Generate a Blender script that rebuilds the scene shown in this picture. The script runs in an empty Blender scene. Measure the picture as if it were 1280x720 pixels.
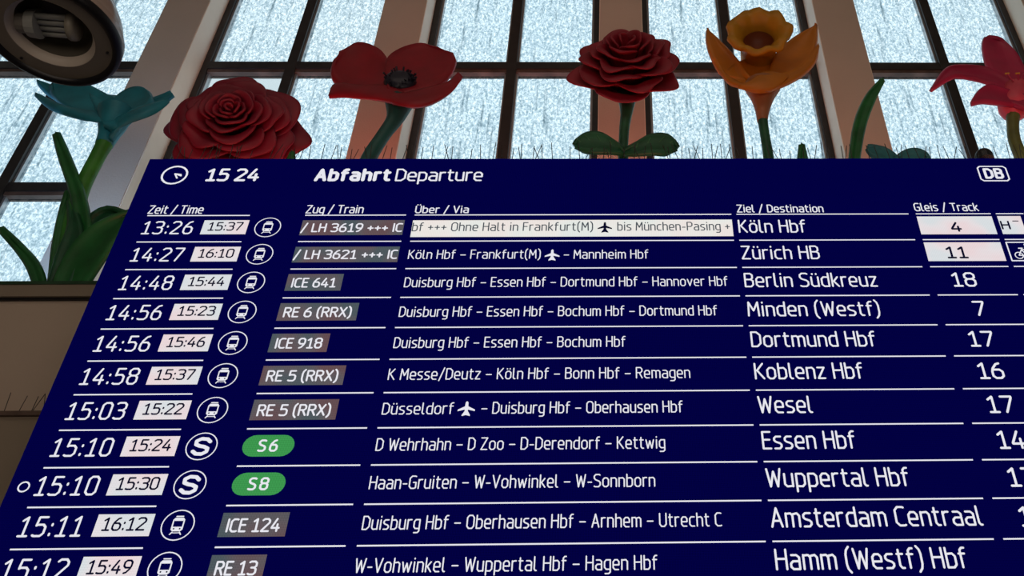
import bpy, math, random
from mathutils import Vector, Matrix
random.seed(7)
SC = bpy.context.scene
COL = SC.collection

# ------------------------------------------------------------------ camera
# design units: board plane Y=0, camera 6 units in front at eye height; everything is
# then scaled by S about the eye height so that the hall has its real size.
S = 0.65
EYE = 1.6
F = 1174.39
RX = Vector((0.99970425, -0.01630902, -0.01803947))      # picture right
RY = Vector((-0.00416203, 0.61610410, -0.78765374))      # picture down
RZ = Vector((0.02396006, 0.78749588, 0.61585401))        # looking direction
CAM = Vector((0, -6, EYE))


def Wd(p):
    return Vector((p[0] * S, p[1] * S, EYE + (p[2] - EYE) * S))


cam_data = bpy.data.cameras.new('camera')
cam_data.sensor_width = 36
cam_data.lens = F / 1280 * 36
cam_data.shift_x = -0.125
cam_data.clip_start = 0.05
cam_data.clip_end = 300
cam = bpy.data.objects.new('camera', cam_data)
COL.objects.link(cam)
m3 = Matrix((RX, -RY, -RZ)).transposed()
cam.matrix_world = Matrix.Translation(Wd(CAM)) @ m3.to_4x4()
SC.camera = cam

# ------------------------------------------------------------------ exposure, sky, lights
SC.view_settings.view_transform = 'Standard'
SC.view_settings.look = 'None'
SC.view_settings.gamma = 1
SC.view_settings.use_curve_mapping = False
SC.view_settings.exposure = 0.0

world = bpy.data.worlds.new('overcast_sky')
SC.world = world
world.use_nodes = True
wn = world.node_tree
wn.nodes.clear()
w_out = wn.nodes.new('ShaderNodeOutputWorld')
w_bg = wn.nodes.new('ShaderNodeBackground')
w_tc = wn.nodes.new('ShaderNodeTexCoord')
w_no = wn.nodes.new('ShaderNodeTexNoise')
w_no.inputs['Scale'].default_value = 2.5
w_no.inputs['Detail'].default_value = 4
w_rp = wn.nodes.new('ShaderNodeValToRGB')
w_rp.color_ramp.elements[0].position = 0.3
w_rp.color_ramp.elements[0].color = (0.72, 0.85, 0.90, 1)
w_rp.color_ramp.elements[1].position = 0.7
w_rp.color_ramp.elements[1].color = (0.88, 0.92, 0.92, 1)
wn.links.new(w_tc.outputs['Generated'], w_no.inputs['Vector'])
wn.links.new(w_no.outputs['Fac'], w_rp.inputs['Fac'])
wn.links.new(w_rp.outputs['Color'], w_bg.inputs['Color'])
w_bg.inputs['Strength'].default_value = 1.9
wn.links.new(w_bg.outputs[0], w_out.inputs[0])


def area_light(name, loc, target, size, power, color, size_y=None):
    d = bpy.data.lights.new(name, 'AREA')
    d.shape = 'RECTANGLE'
    d.size = size
    d.size_y = size_y or size
    d.energy = power
    d.color = color
    o = bpy.data.objects.new(name, d)
    COL.objects.link(o)
    a, b = Wd(loc), Wd(target)
    o.location = a
    o.rotation_euler = (b - a).to_track_quat('-Z', 'Y').to_euler()
    return o


# added fill light high behind the viewer, no lamp known there
area_light('hall_high_fill', (0, -11, 18.6), (0, -2, 6), 9, 110, (1.0, 0.84, 0.70), 4)
# added fill light low behind the viewer, for no known source
area_light('hall_low_fill', (1, -13, 2.2), (0, 2, 9), 11, 130, (1.0, 0.82, 0.68), 3)
# added coloured lights behind the board, unseen and without fixtures
for ux, uc, up in ((-3.2, (1.0, 0.16, 0.12), 8.5), (0.1, (1.0, 0.18, 0.13), 8), (3.55, (1.0, 0.32, 0.22), 4), (-6.6, (0.32, 0.6, 1.0), 9)):
    area_light('pier_tint_light', (ux, 1.95, 7.3), (ux, 3.0, 10.9), 0.4, up, uc, 0.15).data.spread = math.radians(75)
for ux, uc, up in ((-3.6, (1.0, 0.30, 0.2), 7.0), (0.1, (1.0, 0.30, 0.2), 7.0), (4.4, (1.0, 0.42, 0.3), 6.0)):
    area_light('flower_uplight', (ux, 0.7, 7.35), (ux, 1.6, 10.2), 0.6, up, uc, 0.25)


# ------------------------------------------------------------------ materials
def mat(name, color, rough=0.6, metal=0.0, var=0.0, vscale=6.0, bump=0.0, bscale=30.0, spec=0.4):
    m = bpy.data.materials.new(name)
    m.use_nodes = True
    nt = m.node_tree
    b = nt.nodes['Principled BSDF']
    b.inputs['Base Color'].default_value = (*color, 1)
    b.inputs['Roughness'].default_value = rough
    b.inputs['Metallic'].default_value = metal
    b.inputs['Specular IOR Level'].default_value = spec
    if var or bump:
        tc = nt.nodes.new('ShaderNodeTexCoord')
        if var:
            n = nt.nodes.new('ShaderNodeTexNoise')
            n.inputs['Scale'].default_value = vscale
            n.inputs['Detail'].default_value = 5
            nt.links.new(tc.outputs['Object'], n.inputs['Vector'])
            r = nt.nodes.new('ShaderNodeValToRGB')
            r.color_ramp.elements[0].position = 0.3
            r.color_ramp.elements[1].position = 0.7
            r.color_ramp.elements[0].color = tuple(c * (1 - var) for c in color) + (1,)
            r.color_ramp.elements[1].color = tuple(min(1, c * (1 + var)) for c in color) + (1,)
            nt.links.new(n.outputs['Fac'], r.inputs['Fac'])
            nt.links.new(r.outputs['Color'], b.inputs['Base Color'])
        if bump:
            n2 = nt.nodes.new('ShaderNodeTexNoise')
            n2.inputs['Scale'].default_value = bscale
            n2.inputs['Detail'].default_value = 6
            nt.links.new(tc.outputs['Object'], n2.inputs['Vector'])
            bp = nt.nodes.new('ShaderNodeBump')
            bp.inputs['Strength'].default_value = bump
            bp.inputs['Distance'].default_value = 0.02
            nt.links.new(n2.outputs['Fac'], bp.inputs['Height'])
            nt.links.new(bp.outputs['Normal'], b.inputs['Normal'])
    return m


def two_tone(name, c_low, c_high, z0, z1, rough=0.5):
    """paint that changes colour along the object's own height (painted sculpture)"""
    m = bpy.data.materials.new(name)
    m.use_nodes = True
    nt = m.node_tree
    b = nt.nodes['Principled BSDF']
    b.inputs['Roughness'].default_value = rough
    tc = nt.nodes.new('ShaderNodeTexCoord')
    sp = nt.nodes.new('ShaderNodeSeparateXYZ')
    mr = nt.nodes.new('ShaderNodeMapRange')
    mr.inputs['From Min'].default_value = z0
    mr.inputs['From Max'].default_value = z1
    r = nt.nodes.new('ShaderNodeValToRGB')
    r.color_ramp.elements[0].color = (*c_low, 1)
    r.color_ramp.elements[1].color = (*c_high, 1)
    nt.links.new(tc.outputs['Object'], sp.inputs[0])
    nt.links.new(sp.outputs['Z'], mr.inputs['Value'])
    nt.links.new(mr.outputs[0], r.inputs['Fac'])
    nt.links.new(r.outputs['Color'], b.inputs['Base Color'])
    return m


def glass_mat():
    m = bpy.data.materials.new('textured_glass')
    m.use_nodes = True
    nt = m.node_tree
    nt.nodes.clear()
    out = nt.nodes.new('ShaderNodeOutputMaterial')
    tc = nt.nodes.new('ShaderNodeTexCoord')
    info = nt.nodes.new('ShaderNodeObjectInfo')
    mp = nt.nodes.new('ShaderNodeMapping')
    mp.inputs['Scale'].default_value = (1, 1, 0.62)
    nt.links.new(tc.outputs['Object'], mp.inputs['Vector'])
    n1 = nt.nodes.new('ShaderNodeTexNoise')
    n1.inputs['Scale'].default_value = 46
    n1.inputs['Detail'].default_value = 2
    n1.inputs['Roughness'].default_value = 0.6
    n1.inputs['Distortion'].default_value = 0.8
    nt.links.new(mp.outputs[0], n1.inputs['Vector'])
    r1 = nt.nodes.new('ShaderNodeValToRGB')
    e = r1.color_ramp.elements
    e[0].position = 0.36
    e[0].color = (0.45, 0.535, 0.58, 1)
    e[1].position = 0.60
    e[1].color = (.84, .88, .9, 1)
    k = e.new(0.47)
    k.color = (0.60, 0.68, 0.725, 1)
    nt.links.new(n1.outputs['Fac'], r1.inputs['Fac'])
    # dirt runs down the panes
    mp2 = nt.nodes.new('ShaderNodeMapping')
    mp2.inputs['Scale'].default_value = (9, 9, 0.55)
    nt.links.new(tc.outputs['Object'], mp2.inputs['Vector'])
    n2 = nt.nodes.new('ShaderNodeTexNoise')
    n2.inputs['Scale'].default_value = 3
    n2.inputs['Detail'].default_value = 6
    nt.links.new(mp2.outputs[0], n2.inputs['Vector'])
    r2 = nt.nodes.new('ShaderNodeValToRGB')
    r2.color_ramp.elements[0].position = 0.28
    r2.color_ramp.elements[0].color = (0.55, 0.6, 0.62, 1)
    r2.color_ramp.elements[1].position = 0.42
    r2.color_ramp.elements[1].color = (1, 1, 1, 1)
    nt.links.new(n2.outputs['Fac'], r2.inputs['Fac'])
    mx = nt.nodes.new('ShaderNodeMixRGB')
    mx.blend_type = 'MULTIPLY'
    mx.inputs['Fac'].default_value = 1
    nt.links.new(r1.outputs['Color'], mx.inputs[1])
    nt.links.new(r2.outputs['Color'], mx.inputs[2])
    tr = nt.nodes.new('ShaderNodeBsdfTransparent')
    nt.links.new(mx.outputs['Color'], tr.inputs['Color'])
    gl = nt.nodes.new('ShaderNodeBsdfGlossy')
    gl.inputs['Roughness'].default_value = 0.3
    bp = nt.nodes.new('ShaderNodeBump')
    bp.inputs['Strength'].default_value = 0.6
    nt.links.new(n1.outputs['Fac'], bp.inputs['Height'])
    nt.links.new(bp.outputs['Normal'], gl.inputs['Normal'])
    ms = nt.nodes.new('ShaderNodeMixShader')
    ms.inputs['Fac'].default_value = 0.05
    nt.links.new(tr.outputs[0], ms.inputs[1])
    nt.links.new(gl.outputs[0], ms.inputs[2])
    nt.links.new(ms.outputs[0], out.inputs['Surface'])
    return m


def clear_mat():
    m = bpy.data.materials.new('clear_glass')
    m.use_nodes = True
    nt = m.node_tree
    nt.nodes.clear()
    out = nt.nodes.new('ShaderNodeOutputMaterial')
    tr = nt.nodes.new('ShaderNodeBsdfTransparent')
    tr.inputs['Color'].default_value = (0.66, 0.70, 0.72, 1)
    gl = nt.nodes.new('ShaderNodeBsdfGlossy')
    gl.inputs['Roughness'].default_value = 0.05
    ms = nt.nodes.new('ShaderNodeMixShader')
    ms.inputs['Fac'].default_value = 0.06
    nt.links.new(tr.outputs[0], ms.inputs[1])
    nt.links.new(gl.outputs[0], ms.inputs[2])
    nt.links.new(ms.outputs[0], out.inputs['Surface'])
    return m


def led(name, color, strength=1.0, grid=0.0, tint=0.0, color2=None, z0=0, z1=1):
    """light giving diodes; optional dot grid, uneven diode colour, slow change over height"""
    m = bpy.data.materials.new(name)
    m.use_nodes = True
    nt = m.node_tree
    nt.nodes.clear()
    out = nt.nodes.new('ShaderNodeOutputMaterial')
    em = nt.nodes.new('ShaderNodeEmission')
    em.inputs['Color'].default_value = (*color, 1)
    em.inputs['Strength'].default_value = strength
    nt.links.new(em.outputs[0], out.inputs['Surface'])
    tc = nt.nodes.new('ShaderNodeTexCoord')
    src = None
    if tint:
        n = nt.nodes.new('ShaderNodeTexNoise')
        n.inputs['Scale'].default_value = 5
        n.inputs['Detail'].default_value = 1
        nt.links.new(tc.outputs['Object'], n.inputs['Vector'])
        r = nt.nodes.new('ShaderNodeValToRGB')
        e = r.color_ramp.elements
        e[0].position = 0.36
        e[0].color = (color[0] * (1 - tint), color[1] * (1 + tint * .05), color[2] * (1 + tint * .1), 1)
        e[1].position = 0.62
        e[1].color = (color[0] * (1 + tint * .3), color[1] * (1 - tint * .6), color[2] * (1 - tint * .6), 1)
        k = e.new(0.5)
        k.color = (*color, 1)
        nt.links.new(n.outputs['Fac'], r.inputs['Fac'])
        src = r.outputs['Color']
    if grid:
        sp = nt.nodes.new('ShaderNodeSeparateXYZ')
        nt.links.new(tc.outputs['Object'], sp.inputs[0])
        vals = []
        for ax in ('X', 'Z'):
            a = nt.nodes.new('ShaderNodeMath')
            a.operation = 'MULTIPLY'
            a.inputs[1].default_value = 2 * math.pi / 0.0068
            nt.links.new(sp.outputs[ax], a.inputs[0])
            b = nt.nodes.new('ShaderNodeMath')
            b.operation = 'SINE'
            nt.links.new(a.outputs[0], b.inputs[0])
            vals.append(b)
        c = nt.nodes.new('ShaderNodeMath')
        c.operation = 'ADD'
        nt.links.new(vals[0].outputs[0], c.inputs[0])
        nt.links.new(vals[1].outputs[0], c.inputs[1])
        d = nt.nodes.new('ShaderNodeMath')
        d.operation = 'MULTIPLY_ADD'
        d.inputs[1].default_value = grid * 0.5 * strength
        d.inputs[2].default_value = strength
        nt.links.new(c.outputs[0], d.inputs[0])
        nt.links.new(d.outputs[0], em.inputs['Strength'])
    if src:
        nt.links.new(src, em.inputs['Color'])
    return m


M = dict(
    plaster=mat('beige_plaster', (0.60, 0.50, 0.41), 0.8, var=0.06, vscale=1.2, bump=0.15, bscale=60),
    hall=mat('hall_plaster', (0.42, 0.35, 0.28), 0.8, var=0.05),
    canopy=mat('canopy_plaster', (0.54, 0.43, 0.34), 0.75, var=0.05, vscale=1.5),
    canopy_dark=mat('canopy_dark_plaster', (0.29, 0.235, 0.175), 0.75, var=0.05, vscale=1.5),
    green_edge=mat('green_edge', (0.02, 0.07, 0.03), 0.6, var=0.2),
    floor=mat('hall_floor_stone', (0.22, 0.20, 0.18), 0.4, var=0.1, vscale=3),
    steel=mat('dark_window_steel', (0.022, 0.019, 0.018), 0.45, var=0.3, vscale=9),
    bead=mat('aluminium_bead', (0.42, 0.43, 0.44), 0.35, metal=0.6),
    rust=mat('worn_brown_steel', (0.11, 0.07, 0.055), 0.6, var=0.35, vscale=8),
    glass=glass_mat(),
    clear=clear_mat(),
    reveal_lit=mat('window_lit_cream', (0.92, 0.82, 0.68), 0.7, var=0.03),  # lighter than the plaster: window light put into the colour
    black=mat('black_metal', (0.012, 0.012, 0.014), 0.4),
    rubber=mat('black_rubber', (0.006, 0.006, 0.009), 0.35),
    spike=mat('spike_wire', (0.07, 0.06, 0.055), 0.45, metal=0.5),
    lampshell=mat('lamp_shell', (0.36, 0.27, 0.22), 0.22, var=0.25, vscale=7, spec=0.7),
    lampplate=mat('lamp_cover_plate', (0.18, 0.155, 0.12), 0.5, var=0.08),
    reflector=mat('lamp_reflector', (0.52, 0.46, 0.39), 0.35, var=0.08),
    lampdark=mat('lamp_inner_dark', (0.10, 0.09, 0.07), 0.45, var=0.15),
    tube=mat('lamp_tube_glass', (0.30, 0.31, 0.29), 0.25),
    socket=mat('lamp_socket', (0.16, 0.15, 0.13), 0.5),
    tubecap=mat('lamp_tube_cap', (0.27, 0.25, 0.20), 0.4),
    rose=mat('rose_red_paint', (0.25, 0.007, 0.028), 0.5, var=0.15, vscale=8),
    rose2=mat('deep_rose_red_paint', (0.30, 0.008, 0.024), 0.5, var=0.15, vscale=8),
    poppy=mat('poppy_red_paint', (0.34, 0.006, 0.018), 0.5, var=0.2, vscale=5),
    poppy_heart=mat('poppy_heart_black', (0.02, 0.018, 0.035), 0.4, var=0.3, vscale=40),
    orange=mat('daffodil_petal_paint', (0.62, 0.19, 0.010), 0.5, var=0.12, vscale=5),
    yellow=mat('daffodil_trumpet_paint', (0.58, 0.25, 0.010), 0.5, var=0.12, vscale=5),
    pink=mat('lily_pink_paint', (0.52, 0.022, 0.085), 0.45, var=0.15, vscale=5),
    pinkstem=mat('lily_tube_paint', (0.8, 0.08, 0.13), 0.45, var=0.1),
    teal=mat('teal_petal_paint', (0.016, 0.23, 0.31), 0.5, var=0.3, vscale=5),
    tealdark=mat('dark_teal_leaf_paint', (0.03, 0.18, 0.20), 0.5, var=0.3, vscale=8),
    leaf=mat('leaf_green_paint', (0.016, 0.15, 0.035), 0.5, var=0.35, vscale=6),
    leafd=mat('dark_leaf_green_paint', (0.012, 0.10, 0.04), 0.5, var=0.3, vscale=8),
    stemlight=mat('fresh_green_stem_paint', (0.04, 0.24, 0.025), 0.5, var=0.4, vscale=5),
    stemteal=mat('poppy_stem_paint', (0.015, 0.10, 0.09), 0.5, var=0.2),
    olive=mat('olive_stem_paint', (0.14, 0.17, 0.04), 0.5, var=0.3, vscale=8),
    vein=mat('pale_leaf_vein', (0.05, 0.20, 0.08), 0.5),
    stamen=mat('yellow_stamen', (0.7, 0.35, 0.05), 0.5),
    throat=mat('daffodil_throat_paint', (0.22, 0.05, 0.015), 0.5, var=0.2),
    blue=led('led_blue', (0.0006, 0.0003, 0.052), 1.0, grid=0.35),
    white=led('led_white', (0.80, 0.80, 0.86), 1.0),
    whitebox=led('led_white_box', (0.78, 0.72, 0.74), 1.0, grid=0.12, tint=0.12),
    ticker=led('led_ticker_box', (0.82, 0.80, 0.76), 1.0, grid=0.12, tint=0.07),
    greybox=led('led_grey_box', (0.115, 0.095, 0.105), 1.0, grid=0.3, tint=0.35),
    green=led('led_green', (0.045, 0.30, 0.075), 1.0, grid=0.3),
    ink=led('led_off_blue', (0.003, 0.003, 0.02), 1.0),
    inkgrey=led('led_dim_grey', (0.07, 0.085, 0.10), 1.0),
)
M['stem_teal'] = two_tone('stem_green_to_teal', (0.07, 0.24, 0.01), (0.02, 0.28, 0.42), 0, 1)
M['calyx'] = mat('calyx_orange_brown', (0.40, 0.15, 0.06), 0.5, var=0.15)


# ------------------------------------------------------------------ helpers
class MB:
    def __init__(s):
        s.v = []
        s.f = []

    def add(s, vs, fs):
        n = len(s.v)
        s.v += [Vector(p) for p in vs]
        s.f += [tuple(i + n for i in f) for f in fs]
        return s

    def box(s, x0, x1, y0, y1, z0, z1):
        return s.add([(x0, y0, z0), (x1, y0, z0), (x1, y1, z0), (x0, y1, z0), (x0, y0, z1), (x1, y0, z1), (x1, y1, z1), (x0, y1, z1)],
                     [(0, 3, 2, 1), (4, 5, 6, 7), (0, 1, 5, 4), (1, 2, 6, 5), (2, 3, 7, 6), (3, 0, 4, 7)])

    def tube(s, pts, rad, n=8, cap=True):
        pts = [Vector(p) for p in pts]
        if not isinstance(rad, (list, tuple)):
            rad = [rad] * len(pts)
        vs = []
        ref = None
        for i, p in enumerate(pts):
            t = (pts[min(i + 1, len(pts) - 1)] - pts[max(i - 1, 0)]).normalized()
            if ref is None:
                ref = t.cross(Vector((0, 0, 1)) if abs(t.z) < .9 else Vector((1, 0, 0))).normalized()
            a = (ref - t * ref.dot(t)).normalized()
            ref = a
            b = t.cross(a)
            for k in range(n):
                q = 2 * math.pi * k / n
                vs.append(p + (a * math.cos(q) + b * math.sin(q)) * rad[i])
        fs = []
        for i in range(len(pts) - 1):
            for k in range(n):
                fs.append((i * n + k, i * n + (k + 1) % n, (i + 1) * n + (k + 1) % n, (i + 1) * n + k))
        if cap:
            fs.append(tuple(range(n))[::-1])
            fs.append(tuple((len(pts) - 1) * n + k for k in range(n)))
        return s.add(vs, fs)

    def lathe(s, prof, center=(0, 0, 0), frame=None, n=32, squash=None, a0=0, a1=2 * math.pi):
        """prof = [(r, h)...] around axis frame[2] at center"""
        c = Vector(center)
        X, Y, Z = frame or (Vector((1, 0, 0)), Vector((0, 1, 0)), Vector((0, 0, 1)))
        vs = []
        for r, h in prof:
            for k in range(n):
                q = 2 * math.pi * k / n
                vs.append(c + (X * math.cos(q) + Y * math.sin(q)) * r + Z * h)
        fs = []
        for i in range(len(prof) - 1):
            for k in range(n):
                fs.append((i * n + k, i * n + (k + 1) % n, (i + 1) * n + (k + 1) % n, (i + 1) * n + k))
        return s.add(vs, fs)

    def build(s, name, material, parent=None, smooth=False, solid=0.0, sub=0, kind=None, label=None, local=False):
        me = bpy.data.meshes.new(name)
        base = Vector((0, 0, 0))
        p = parent
        while p is not None:
            base += p.location
            p = p.parent
        vs = [((v if local else Wd(v)) - base) for v in s.v]
        me.from_pydata([tuple(v) for v in vs], [], s.f)
        me.validate()
        me.materials.append(material)
        if smooth:
            for poly in me.polygons:
                poly.use_smooth = True
        o = bpy.data.objects.new(name, me)
        COL.objects.link(o)
        if parent:
            o.parent = parent
        if solid:
            md = o.modifiers.new('thickness', 'SOLIDIFY')
            md.thickness = solid
            md.offset = 0
        if sub:
            md = o.modifiers.new('smooth', 'SUBSURF')
            md.levels = sub
            md.render_levels = sub
        if kind:
            o['kind'] = kind
        if label:
            o['label'] = label
        return o


def tag(o, label=None, cat=None, group=None, kind=None):
    if label:
        o['label'] = label
    if cat:
        o['category'] = cat
    if group:
        o['group'] = group
    if kind:
        o['kind'] = kind
    return o


def empty(name, loc, label=None, cat=None, group=None, kind=None):
    o = bpy.data.objects.new(name, None)
    COL.objects.link(o)
    o.location = Wd(loc)
    o.empty_display_size = 0.1
    return tag(o, label, cat, group, kind)


def at(x, y, Y):
    r = RX * ((x - 800) / F) + RY * ((y - 360) / F) + RZ
    t = (Y - CAM.y) / r.y
    return CAM + r * t


def catmull(P, n):
    P = [Vector(p) for p in P]
    Q = [P[0] * 2 - P[1]] + P + [P[-1] * 2 - P[-2]]
    out = []
    m = len(P) - 1
    for j in range(n + 1):
        u = j / n * m
        i = min(int(u), m - 1)
        t = u - i
        a, b, c, d = Q[i:i + 4]
        out.append(0.5 * ((2 * b) + (c - a) * t + (2 * a - 5 * b + 4 * c - d) * t * t + (3 * b - a - 3 * c + d) * t ** 3))
    return out


# ------------------------------------------------------------------ the hall
Y_PIER = 3.0
Y_WIN = 3.42
Y_BACK = 3.64
X0, X1 = -15.5, 15.6
Z_FLOOR = EYE - EYE / S
Z_CEIL = 20.0
PIER_W = 0.65
SP = 3.41
PC = [-6.75 + SP * i for i in range(-2, 7)]
SILL = 8.02


def struct(name, mb, m, parent=None, **k):
    o = mb.build(name, m, parent, **k)
    if not parent:
        o['kind'] = 'structure'
    return o


struct('floor', MB().box(X0 - .3, X1 + .3, -20.3, Y_BACK, Z_FLOOR - .3, Z_FLOOR), M['floor'])
struct('ceiling', MB().box(X0 - .3, X1 + .3, -20.3, Y_BACK, Z_CEIL, Z_CEIL + .3), M['hall'])
struct('wall_left', MB().box(X0 - .3, X0, -20, Y_BACK, Z_FLOOR, Z_CEIL), M['hall'])
struct('wall_right', MB().box(X1, X1 + .3, -20, Y_BACK, Z_FLOOR, Z_CEIL), M['hall'])
struct('wall_rear', MB().box(X0 - .3, X1 + .3, -20.3, -20, Z_FLOOR, Z_CEIL), M['hall'])
# window wall: solid below and above the windows
wf = MB()
wf.box(X0, X1, Y_WIN, Y_BACK, Z_FLOOR, SILL)
wf.box(X0, X1, Y_WIN, Y_BACK, 18.7, Z_CEIL)
wfo = struct('wall_front', wf, M['plaster'])
for i, pc in enumerate(PC):
    MB().box(pc - PIER_W / 2, pc + PIER_W / 2, Y_PIER, Y_BACK, SILL, 18.7).build('pier', M['plaster'], wfo)
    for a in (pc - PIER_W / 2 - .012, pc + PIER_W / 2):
        MB().box(a, a + .012, Y_PIER + .012, Y_WIN + .02, SILL + .12, 18.65).build('lit_reveal_panel', M['reveal_lit'], wfo)  # thin slab added to carry the painted window light on the pier side
MB().box(X0, PC[0] - PIER_W / 2 - 1.2, Y_WIN, Y_BACK, SILL, 18.7).build('pier', M['plaster'], wfo)

BARS = [SILL, 10.78, 13.39, 16.0, 18.7]
for w in range(len(PC) - 1):
    xa, xb = PC[w] + PIER_W / 2, PC[w + 1] - PIER_W / 2
    t = empty('window_%d' % (w + 1), ((xa + xb) / 2, Y_WIN, SILL), kind='structure')
    ya, yb = Y_WIN + .02, Y_WIN + .17
    for (a, b, d) in ((xa, xa + .11, 1), (xb - .11, xb, -1)):
        MB().box(a, b, ya, yb, SILL, 18.7).build('frame_post', M['steel'], t)
        if d > 0:
            MB().box(b, b + .035, ya + .05, yb, SILL, 18.7).build('glazing_bead', M['bead'], t)
        else:
            MB().box(a - .035, a, ya + .05, yb, SILL, 18.7).build('glazing_bead', M['bead'], t)
    xm = (xa + xb) / 2
    MB().box(xm - .075, xm + .075, ya - .01, yb, SILL, 18.7).build('mullion', M['steel'], t)
    for d in (-1, 1):
        a = xm + d * .075
        MB().box(min(a, a + d * .03), max(a, a + d * .03), ya + .05, yb, SILL, 18.7).build('glazing_bead', M['bead'], t)
    for k, bz in enumerate(BARS):
        MB().box(xa + .11, xb - .11, ya, yb, bz - .06, bz + .1).build('glazing_bar', M['steel'], t)
        MB().box(xa + .11, xb - .11, ya + .02, yb, bz - .13, bz - .06).build('lower_bar', M['rust'], t)
    for k in range(4):
        for (a, b) in ((xa + .145, xm - .105), (xm + .105, xb - .145)):
            MB().box(a, b, yb - .05, yb - .035, BARS[k] + .1, BARS[k + 1] - .13).build('pane', M['clear'] if (w == 2 and k == 1 and a < xm) else M['glass'], t)

# canopy on which the flowers stand
ZL = 7.132
YL = 1.0
can = MB()
can.box(X0, X1, 0.98, Y_WIN, Z_FLOOR, ZL - .17)
cano = struct('wall_canopy', can, M['canopy'])
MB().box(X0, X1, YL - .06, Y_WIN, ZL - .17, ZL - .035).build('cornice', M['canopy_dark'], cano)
MB().box(X0, X1, YL - .07, Y_WIN, ZL - .035, ZL).build('green_edge_strip', M['green_edge'], cano)
MB().box(X0, X1, 0.96, 0.985, ZL - .20, ZL - .17).build('shadow_line', M['black'], cano)  # black strip put in for the shade under the cornice
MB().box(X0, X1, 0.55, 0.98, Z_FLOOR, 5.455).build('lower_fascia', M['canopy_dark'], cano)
MB().box(X0, X1, 0.52, 0.98, 5.455, 5.495).build('ledge_cap', M['rust'], cano)


def spike_strip(x0, x1, y, z, h, gap, label, group, lean=0.35):
    t = empty('bird_spike_strip', ((x0 + x1) / 2, y, z), label, 'bird spikes', group)
    MB().box(x0 + .01, x1 - .01, y - .03, y + .03, z, z + .012).build('base_strip', M['spike'], t)
    mb = MB()
    n = int((x1 - x0) / gap)
    for i in range(n):
        x = x0 + (i + .5) * gap + random.uniform(-.01, .01)
        for dy, dx in ((random.uniform(-.03, .03), random.uniform(-.03, .03)), (0, random.choice((-1, 1)) * lean * h * random.uniform(.5, 1.1))):
            if dy == 0 and random.random() < .45:
                continue
            hh = h * random.uniform(.82, 1.05)
            mb.tube([(x, y, z + .008), (x + dx, y + dy, z + hh)], .0036, 4)
    mb.build('needles', M['spike'], t, kind='stuff')


spike_strip(-6.1, -4.25, .6, 5.495, .21, .105, 'row of thin wire bird spikes on the ledge left of the departure board', 'bird spikes on the lower ledge')

# ------------------------------------------------------------------ departure board
BX0, BX1, BZ1, BZ0 = -4.18, 4.16, 7.768, 2.55
board = empty('departure_board', (0, 0.12, BZ0), 'large blue electronic departure board with white timetable lettering hung below the giant flowers', 'display board')
hb = MB().box(BX0, BX1, 0.0, 0.24, BZ0, BZ1)
hb.build('housing', M['black'], board)
MB().box(BX0 + .004, BX1 - .004, -0.02, 0.0, BZ0 + .004, BZ1 - .004).build('screen', M['blue'], board)
for bx in (-3.2, 0, 3.2):
    MB().box(bx - .08, bx + .08, 0.24, .58 if False else 0.98, 6.2, 6.4).build('mounting_bracket', M['black'], board)

G = {}


def g(ch, w, *st):
    G[ch] = (w, st)


g('0', 4, [(1, 0), (3, 0), (4, 1), (4, 6), (3, 7), (1, 7), (0, 6), (0, 1), (1, 0)])
g('1', 3.6, [(.3, 5.7), (2, 7), (2, 0)], [(.3, 0), (3.6, 0)])
g('2', 4, [(0, 6.3), (.8, 7), (3, 7), (4, 6), (4, 4.9), (0, .3), (0, 0), (4, 0)])
g('3', 4, [(0, 6.6), (.7, 7), (3, 7), (4, 6.1), (4, 4.6), (3, 3.7), (1.3, 3.7)], [(3, 3.7), (4, 2.8), (4, 1), (3, 0), (.7, 0), (0, .4)])
g('4', 4.2, [(2.4, 7), (0, 2.2), (0, 1.8), (4.2, 1.8)], [(3.1, 3.9), (3.1, 0)])
g('5', 4, [(3.7, 7), (.5, 7), (.3, 3.9), (1, 4.2), (3, 4.2), (4, 3.3), (4, 1), (3, 0), (.6, 0), (0, .3)])
g('6', 4, [(3.2, 7), (2, 6.6), (.5, 4.6), (0, 3), (0, 1), (1, 0), (3, 0), (4, 1), (4, 3), (3, 4), (.6, 4)])
g('7', 4, [(0, 7), (4, 7), (4, 6.4), (1.2, 0)])
g('8', 4, [(1, 3.8), (0, 4.6), (0, 6.1), (1, 7), (3, 7), (4, 6.1), (4, 4.6), (3, 3.8), (1, 3.8), (0, 2.9), (0, 1), (1, 0), (3, 0), (4, 1), (4, 2.9), (3, 3.8)])
g('9', 4, [(.8, 0), (2, .4), (3.5, 2.4), (4, 4), (4, 6), (3, 7), (1, 7), (0, 6), (0, 4), (1, 3), (3.4, 3)])
g('A', 4.2, [(0, 0), (2.1, 7), (4.2, 0)], [(.7, 2.2), (3.5, 2.2)])
g('B', 3.8, [(0, 0), (0, 7), (2.6, 7), (3.6, 6.2), (3.6, 4.6), (2.7, 3.8), (0, 3.8)], [(2.7, 3.8), (3.8, 3), (3.8, 1), (2.8, 0), (0, 0)])
g('C', 3.6, [(3.6, 6.8), (3, 7), (1.2, 7), (0, 5.8), (0, 1.2), (1.2, 0), (3, 0), (3.6, .2)])
g('D', 4, [(0, 0), (0, 7), (2.4, 7), (4, 5.5), (4, 1.5), (2.4, 0), (0, 0)])
g('E', 3.3, [(3.3, 7), (0, 7), (0, 0), (3.3, 0)], [(0, 3.7), (2.9, 3.7)])
g('F', 3.2, [(3.2, 7), (0, 7), (0, 0)], [(0, 3.6), (2.8, 3.6)])
g('G', 4, [(3.8, 6.8), (3.2, 7), (1.2, 7), (0, 5.8), (0, 1.2), (1.2, 0), (3, 0), (4, .4), (4, 3.4), (2.4, 3.4)])
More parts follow.
